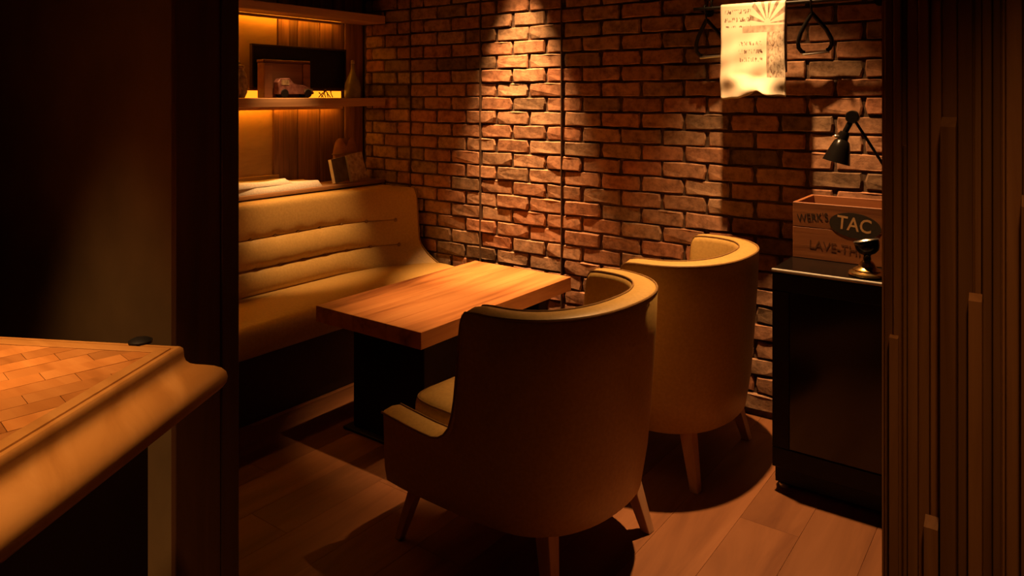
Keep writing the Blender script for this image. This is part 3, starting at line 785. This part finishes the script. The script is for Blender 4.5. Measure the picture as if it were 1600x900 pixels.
for q in ((a+0.002, b_-0.002, c, c+0.0135, 0.085, 0.155), (a+0.002, b_-0.002, c, c+0.0135, FZ-0.075, FZ-0.016), (a+0.002, a+0.06, c, c+0.0135, 0.1555, FZ-0.0755), (b_-0.06, b_-0.002, c, c+0.0135, 0.1555, FZ-0.0755)):
    box('door_frame', *q, M_['black_steel'], door, 0.002, 1)
box('glass', a+0.061, b_-0.061, c+0.006, c+0.0135, 0.1565, FZ-0.0765, M_['glass_dark'], door)
box('plinth', a+0.004, b_-0.004, c+0.03, c+0.0395, 0.02, 0.08, M_['black_steel'], fr, 0.002, 1)
for sx in (a+0.03, b_-0.03):
    for sy in (c+0.05, d-0.05): lathe('foot', [(0, 0), (0.018, 0), (0.018, 0.012), (0.01, 0.0195), (0, 0.0195)], M_['steel'], fr, 12, (sx, sy, 0))

CX0, CX1, CY0, CY1, CZ0, CZ1 = -0.815, -0.40, 2.925, 3.19, FZ+0.001, 0.998
cr = empty('wooden_crate', ((CX0+CX1)/2, (CY0+CY1)/2, CZ0)); tag(cr, 'open old wooden crate with printed lettering on top of the fridge', 'crate')
hx, hy, hh = (CX1-CX0)/2, (CY1-CY0)/2, CZ1-CZ0
mid = 0.118
for z0, z1 in ((0.0, mid-0.001), (mid+0.001, hh)):
    box('board', -hx, hx, -hy, -hy+0.013, z0, z1, M_['crate'], cr, 0.0015, 1)
    box('board', -hx, hx, hy-0.013, hy, z0, z1, M_['crate'], cr, 0.0015, 1)
    for s in (-1, 1):
        xa, xb = (-hx, -hx+0.014) if s < 0 else (hx-0.014, hx)
        box('board', xa, xb, -hy+0.0135, hy-0.0135, z0, z1, M_['crate'], cr, 0.0015, 1)
box('bottom', -hx+0.0145, hx-0.0145, -hy+0.0135, hy-0.0135, 0.004, 0.014, M_['crate'], cr)
FRONT = Matrix(((1,0,0,0),(0,0,1,0),(0,1,0,0),(0,0,0,1)))
def front_m(x, z, off=0.0, rot=0.0):
    # text plane XY -> crate front (XZ plane, facing -Y)
    return Matrix.Translation((x, -hy-off, z)) @ Matrix.Rotation(R(90), 4, 'X') @ Matrix.Rotation(rot, 4, 'Z')
cxm = (CX0+CX1)/2
oval = lathe('oval_print', [(0, 0), (0.088, 0), (0.088, 0.0008), (0, 0.0008)], M_['ink_dark'], cr, 40, (0, 0, 0), front_m(-0.595-cxm, 0.928-CZ0, 0.0004, R(-5)) @ Matrix.Diagonal((1, 0.52, 1, 1)))
text_mesh('lettering', 'TAC', 0.070, M_['ink_light'], cr, front_m(-0.597-cxm, 0.930-CZ0, 0.0014, R(-5)), 0.0001, 0.0, 0.86, 0.0008)
text_mesh('lettering', "WERK'S", 0.042, M_['ink_dark'], cr, front_m(-0.742-cxm, 0.943-CZ0, 0.0006, R(7)), 0.0001, 0.0, 0.78, 0.0)
text_mesh('lettering', 'LAVE-THI', 0.046, M_['ink_faded'], cr, front_m(-0.665-cxm, 0.838-CZ0, 0.0006, R(-3)), 0.0001, 0.0, 0.95, 0.0)

bl = empty('brass_bell', (-0.523, 2.765, FZ+0.001)); tag(bl, 'small brass-footed ornament with a dark round head on the fridge front edge', 'ornament')
lathe('base', [(0, 0), (0.058, 0), (0.061, 0.005), (0.058, 0.011), (0.046, 0.016), (0.044, 0.021), (0.032, 0.027), (0.026, 0.035), (0.022, 0.043), (0.013, 0.053), (0.0, 0.055)], M_['brass'], bl, 36)
lathe('stem', [(0, 0.0555), (0.013, 0.0555), (0.011, 0.068), (0.014, 0.074), (0, 0.076)], M_['black_gloss'], bl, 20)
mt = Matrix.Translation((0.0, 0, 0.104)) @ Matrix.Rotation(R(-16), 4, Vector((0.5, 1, 0)))
lathe('head', [(0, -0.034), (0.018, -0.032), (0.032, -0.022), (0.039, -0.006), (0.040, 0.008), (0.036, 0.018), (0.030, 0.022), (0.012, 0.016), (0, 0.015)], M_['black_gloss'], bl, 30, (0, 0, 0), mt)
lathe('highlight_rim', [(0.0365, 0.0165), (0.0400, 0.0125), (0.0415, 0.0145), (0.0375, 0.0190), (0.0365, 0.0165)], M_['steel'], bl, 30, (0, 0, 0), mt)  # bright ring shaped in place of the highlight arc on the head

# wall lamp
LY = 3.05
lp = empty('wall_lamp', (-0.44, WY-0.012, 1.02)); tag(lp, 'black jointed work lamp with a bell shade reaching over the crate', 'lamp')
o_ = Vector((0.44, -(WY-0.012), -1.02))
J1 = Vector((-0.628, LY, 1.322)); J0 = Vector((-0.47, 3.13, 1.03)); SHD = Vector((-0.655, LY-0.005, 1.262))
lathe('wall_plate', [(0, 0), (0.035, 0), (0.033, 0.010), (0, 0.012)], M_['black_steel'], lp, 20, (0, 0, 0), Matrix.Rotation(R(90), 4, 'X'))
tube('bracket', [o_ + Vector((-0.44, WY-0.0245, 1.02)), o_ + J0], 0.008, M_['black_steel'], lp, 8)
tube('arm', [o_ + J0, o_ + J1], 0.0055, M_['black_steel'], lp, 8)
lathe('joint', [(0, -0.016), (0.022, -0.016), (0.025, -0.010), (0.025, 0.010), (0.022, 0.016), (0, 0.016)], M_['black_gloss'], lp, 20, o_ + J1, Matrix.Rotation(R(90), 4, 'X'))
tube('neck', [o_ + J1 + Vector((-0.006, 0, -0.016)), o_ + SHD], 0.011, M_['black_gloss'], lp, 10)
ax = Vector((-0.24, -0.10, -0.97)).normalized()
q = ax.to_track_quat('Z', 'Y').to_matrix().to_4x4()
shade = lathe('shade', [(0.0, -0.004), (0.016, -0.004), (0.019, 0.004), (0.019, 0.028), (0.028, 0.036), (0.036, 0.060), (0.046, 0.100), (0.051, 0.118), (0.048, 0.118), (0.040, 0.095), (0.026, 0.045), (0, 0.04)], M_['black_gloss'], lp, 32, o_ + SHD, q)
lathe('switch', [(0, 0), (0.006, 0), (0.006, 0.012), (0.003, 0.016), (0, 0.016)], M_['steel'], shade, 10, o_ + SHD + ax*0.02, Vector((-0.8, -0.5, 0.2)).to_track_quat('Z', 'Y').to_matrix().to_4x4() @ Matrix.Translation((0, 0, 0.017)))

# ------------------------------------------------------------------ rail, cloth, stirrups
RY, RZ = 3.10, 1.782
ra = empty('hanging_rail', (-0.95, WY-0.008, RZ)); tag(ra, 'black metal rail on the brick wall carrying the cloth and stirrups', 'rail')
tube('pipe', [(-0.335, RY-WY+0.008, 0), (0.40, RY-WY+0.008, 0)], 0.008, M_['black_steel'], ra, 10)
for xx in (-0.32, 0.385):
    tube('bracket', [(xx, -0.004, 0.0), (xx, RY-WY+0.008, 0.0)], 0.006, M_['black_steel'], ra, 8)
    lathe('flange', [(0, 0), (0.022, 0), (0.022, 0.006), (0, 0.006)], M_['black_steel'], ra, 16, (xx, 0, 0), Matrix.Rotation(R(90), 4, 'X'))
# short chain standing above the left end of the rail
for k in range(9):
    zc = 0.020 + 0.022*k; v = k % 2
    pts = []
    for i in range(12):
        aa = 2*math.pi*i/12; p, qz = 0.007*math.cos(aa), 0.015*math.sin(aa)
        pts.append((-0.255 + (p if v else 0), RY-WY+0.008 + (0 if v else p), zc+qz))
    tube('chain_link', pts, 0.0022, M_['black_steel'], ra, 5, True)

cl = empty('hanging_cloth', (-1.025, RY, RZ)); tag(cl, 'cream printed sackcloth draped over the wall rail', 'cloth')
bm = bmesh.new(); uvl = bm.loops.layers.uv.new('UVMap')
nu, front_n, back_n = 36, 44, 26
cw = 0.270
def cloth_pt(u, s):
    """s: metres along the cloth, 0 on top of the rail, + front, - back"""
    r = 0.0115
    xx = (u-0.5)*cw
    arc = r*math.pi/2
    if abs(s) < arc:
        a = s/r; p = Vector((xx, -r*math.sin(a), r*math.cos(a)))
    else:
        dn = abs(s)-arc; sg = -1 if s > 0 else 1
        p = Vector((xx, sg*r, -dn))
        if s > 0:
            v = dn/0.40
            p.y -= 0.007*v*math.sin(u*9.0+0.6) + 0.014*v*v*math.sin(u*5.0-0.4) + 0.010*v + 0.004*math.sin(u*21+v*5)*v + 0.003*math.sin(v*26+u*6)*v
            if v > 0.72:                                      # rumpled fold near the hem
                k = (v-0.72)/0.28
                p.y -= 0.055*k*math.exp(-((u-0.66+0.35*(1-k))/0.2)**2) - 0.016*k*math.sin(u*14)
                p.z += 0.040*k*math.exp(-((u-0.62)/0.13)**2) - 0.008*k*math.sin(u*11+1) - 0.010*k*math.exp(-((u-0.30)/0.1)**2)
            p.x += 0.006*v*math.sin(6*v+u*3) - 0.012*v*(u-0.5)
        else: p.y += 0.004*math.sin(u*8)*dn/0.3
    return p
ss = [-0.02 - 0.28*(1-i/back_n) for i in range(back_n)] + [-0.0175, -0.012, -0.006, 0, 0.006, 0.012, 0.0175] + [0.02 + 0.385*i/front_n for i in range(front_n+1)]
G = []
for s in ss: G.append([bm.verts.new(cloth_pt(i/nu, s)) for i in range(nu+1)])
for j in range(len(ss)-1):
    for i in range(nu):
        f = bm.faces.new((G[j][i], G[j][i+1], G[j+1][i+1], G[j+1][i]))
        for lp_, (ii, jj) in zip(f.loops, ((i, j), (i+1, j), (i+1, j+1), (i, j+1))):
            lp_[uvl].uv = (ii/nu, max(0, ss[jj])/0.405)
sheet = from_bm('sheet', bm, M_['sack'], cl, True)
so_ = sheet.modifiers.new('thickness', 'SOLIDIFY'); so_.thickness = 0.0018; so_.offset = 0

def stirrup(X, rz, lab):
    e = empty('hanging_stirrup', (X, RY, RZ)); tag(e, lab, 'stirrup', 'stirrups on the wall rail'); e.rotation_mode = 'ZYX'; e.rotation_euler = (R(22), 0, rz)
    # strap loop round the rail and down
    lp_pts = [(0.0, 0.0165*math.cos(t), 0.0165*math.sin(t)) for t in [2*math.pi*i/14 for i in range(14)]]
    tube('strap_loop', [Vector(p) for p in lp_pts], 0.0035, M_['black_steel'], e, 6, True)
    tube('strap', [(0, 0, -0.018), (0, 0, -0.060)], 0.009, M_['black_steel'], e, 8, ry=0.004)
    pts = [(0, 0, -0.050), (-0.022, 0, -0.083), (-0.048, 0, -0.125), (-0.063, 0, -0.165), (-0.063, 0, -0.19), (-0.053, 0, -0.207), (-0.042, 0, -0.213)]
    tube('side_bar', pts, 0.0085, M_['black_steel'], e, 8)
    tube('side_bar', [(-p[0], p[1], p[2]) for p in pts], 0.0085, M_['black_steel'], e, 8)
    bm = bmesh.new(); bm_box(bm, -0.052, 0.052, -0.018, 0.018, -0.221, -0.213, 0.003, 2); from_bm('tread', bm, M_['steel'], e, True, 40)
stirrup(-1.235, R(12), 'black stirrup with a steel tread hanging left of the printed cloth')
stirrup(-0.795, R(14), 'black stirrup with a steel tread hanging right of the printed cloth')

# ------------------------------------------------------------------ counter in the left foreground
HC = 0.92
K = Vector((-1.372, 0.722, 0)); u_ = Vector((0.507, -0.862, 0)).normalized(); v_ = Vector((-0.885, -0.465, 0)).normalized()
LU, LV = 1.15, 0.75
ct = empty('parquet_counter', K); ct.location = K
tag(ct, 'honey wood counter with a moulded edge and parquet top in the left foreground', 'counter')
n1 = Vector((-u_.y, u_.x, 0)); n1 = n1 if n1.dot(v_) < 0 else -n1      # away from the counter, right side
n2 = Vector((-v_.y, v_.x, 0)); n2 = n2 if n2.dot(u_) < 0 else -n2      # away from the counter, far side
sin_m = abs(u_.x*v_.y - u_.y*v_.x)
miter = lambda dd: (n1 + n2) * (dd/(1 + n1.dot(n2)))
prof = [(0.0, -0.03), (0.0, -0.0005), (0.002, 0.0005), (0.0245, 0.0005), (0.0255, -0.0035), (0.028, -0.0035), (0.029, 0.0), (0.037, 0.0), (0.041, -0.004), (0.042, -0.012), (0.0425, -0.021), (0.0445, -0.029), (0.050, -0.036), (0.059, -0.041), (0.071, -0.0455), (0.083, -0.051), (0.093, -0.058), (0.0995, -0.067), (0.102, -0.078), (0.100, -0.089), (0.094, -0.098), (0.083, -0.104), (0.068, -0.1065), (0.02, -0.107), (0.0, -0.107)]
# two mitred mouldings
for nm, axis_v, nn_, L in (('edge_moulding', u_, n1, LU), ('edge_moulding', v_, n2, LV)):
    bm = bmesh.new()
    A = [bm.verts.new(miter(dd) + Vector((0, 0, HC+z))) for dd, z in prof]
    B = [bm.verts.new(axis_v*L + nn_*dd + Vector((0, 0, HC+z))) for dd, z in prof]
    n = len(prof)
    for i in range(n): bm.faces.new((A[i], A[(i+1)%n], B[(i+1)%n], B[i]))
    bm.faces.new(A); bm.faces.new(B[::-1])
    from_bm(nm, bm, M_['counter'], ct, True, 38)
prism('top_core', [tuple((p)[:2]) for p in (Vector((0,0,0))+u_*0.001+v_*0.001, u_*LU+v_*0.001, u_*LU + v_*LV, v_*LV+u_*0.001)], HC-0.05, HC-0.006, M_['counter'], ct)
def clip(poly, ang):
    """clip a polygon given in (a along u, b along v) to the field"""
    def cut(P, f):
        out = []
        for i in range(len(P)):
            p, q_ = P[i], P[(i+1) % len(P)]; fp, fq = f(p), f(q_)
            if fp >= 0: out.append(p)
            if fp*fq < 0:
                t = fp/(fp-fq); out.append((p[0]+(q_[0]-p[0])*t, p[1]+(q_[1]-p[1])*t))
        return out
    for f in (lambda p: p[0]-0.001, lambda p: LU-p[0], lambda p: p[1]-0.001, lambda p: LV-p[1]):
        poly = cut(poly, f)
        if len(poly) < 3: return None
    return poly
bl_l, bl_w = 0.135, 0.045
ca, sa = math.cos(R(38)), math.sin(R(38))
for i in range(-16, 40):
    for j in range(-9, 14):
        a0 = j*bl_l + (i % 3)*bl_l/3; b0 = i*bl_w - 0.6
        rect = [(a0+0.0005, b0+0.0005), (a0+bl_l-0.0005, b0+0.0005), (a0+bl_l-0.0005, b0+bl_w-0.0005), (a0+0.0005, b0+bl_w-0.0005)]
        rot = [(p*ca - q_*sa, p*sa + q_*ca) for p, q_ in rect]
        pl = clip(rot, 0)
        if not pl: continue
        ar = abs(sum(pl[k][0]*pl[(k+1)%len(pl)][1] - pl[(k+1)%len(pl)][0]*pl[k][1] for k in range(len(pl))))/2
        if ar < 2e-5: continue
        P3 = [(u_*p + v_*q_) for p, q_ in pl]
        prism('parquet_block', [(p.x, p.y) for p in P3], HC-0.006, HC-0.0012+rnd.uniform(-0.0003, 0.0003), M_['parquet'], ct)
base = [v_*0.004+u_*0.004, u_*LU + v_*0.004, u_*LU + v_*LV, v_*LV + u_*0.004]
prism('cabinet', [(p.x, p.y) for p in base], 0.0, HC-0.0505, M_['black_steel'], ct)
# bag hook under the edge and a black peg at the far edge
tube('hook', [miter(0.012)+Vector((0,0,HC-0.107)), miter(0.012)+Vector((0,0,HC-0.121)), miter(0.018)+Vector((0,0,HC-0.129))], 0.007, M_['black_steel'], ct, 8)
pg = miter(0.03)*0 + v_*0.055 + n2*0.047
lathe('peg', [(0, -0.02), (0.012, -0.02), (0.012, 0.004), (0.022, 0.007), (0.022, 0.012), (0.015, 0.016), (0, 0.017)], M_['black_steel'], ct, 20, pg + Vector((0, 0, HC-0.008)))
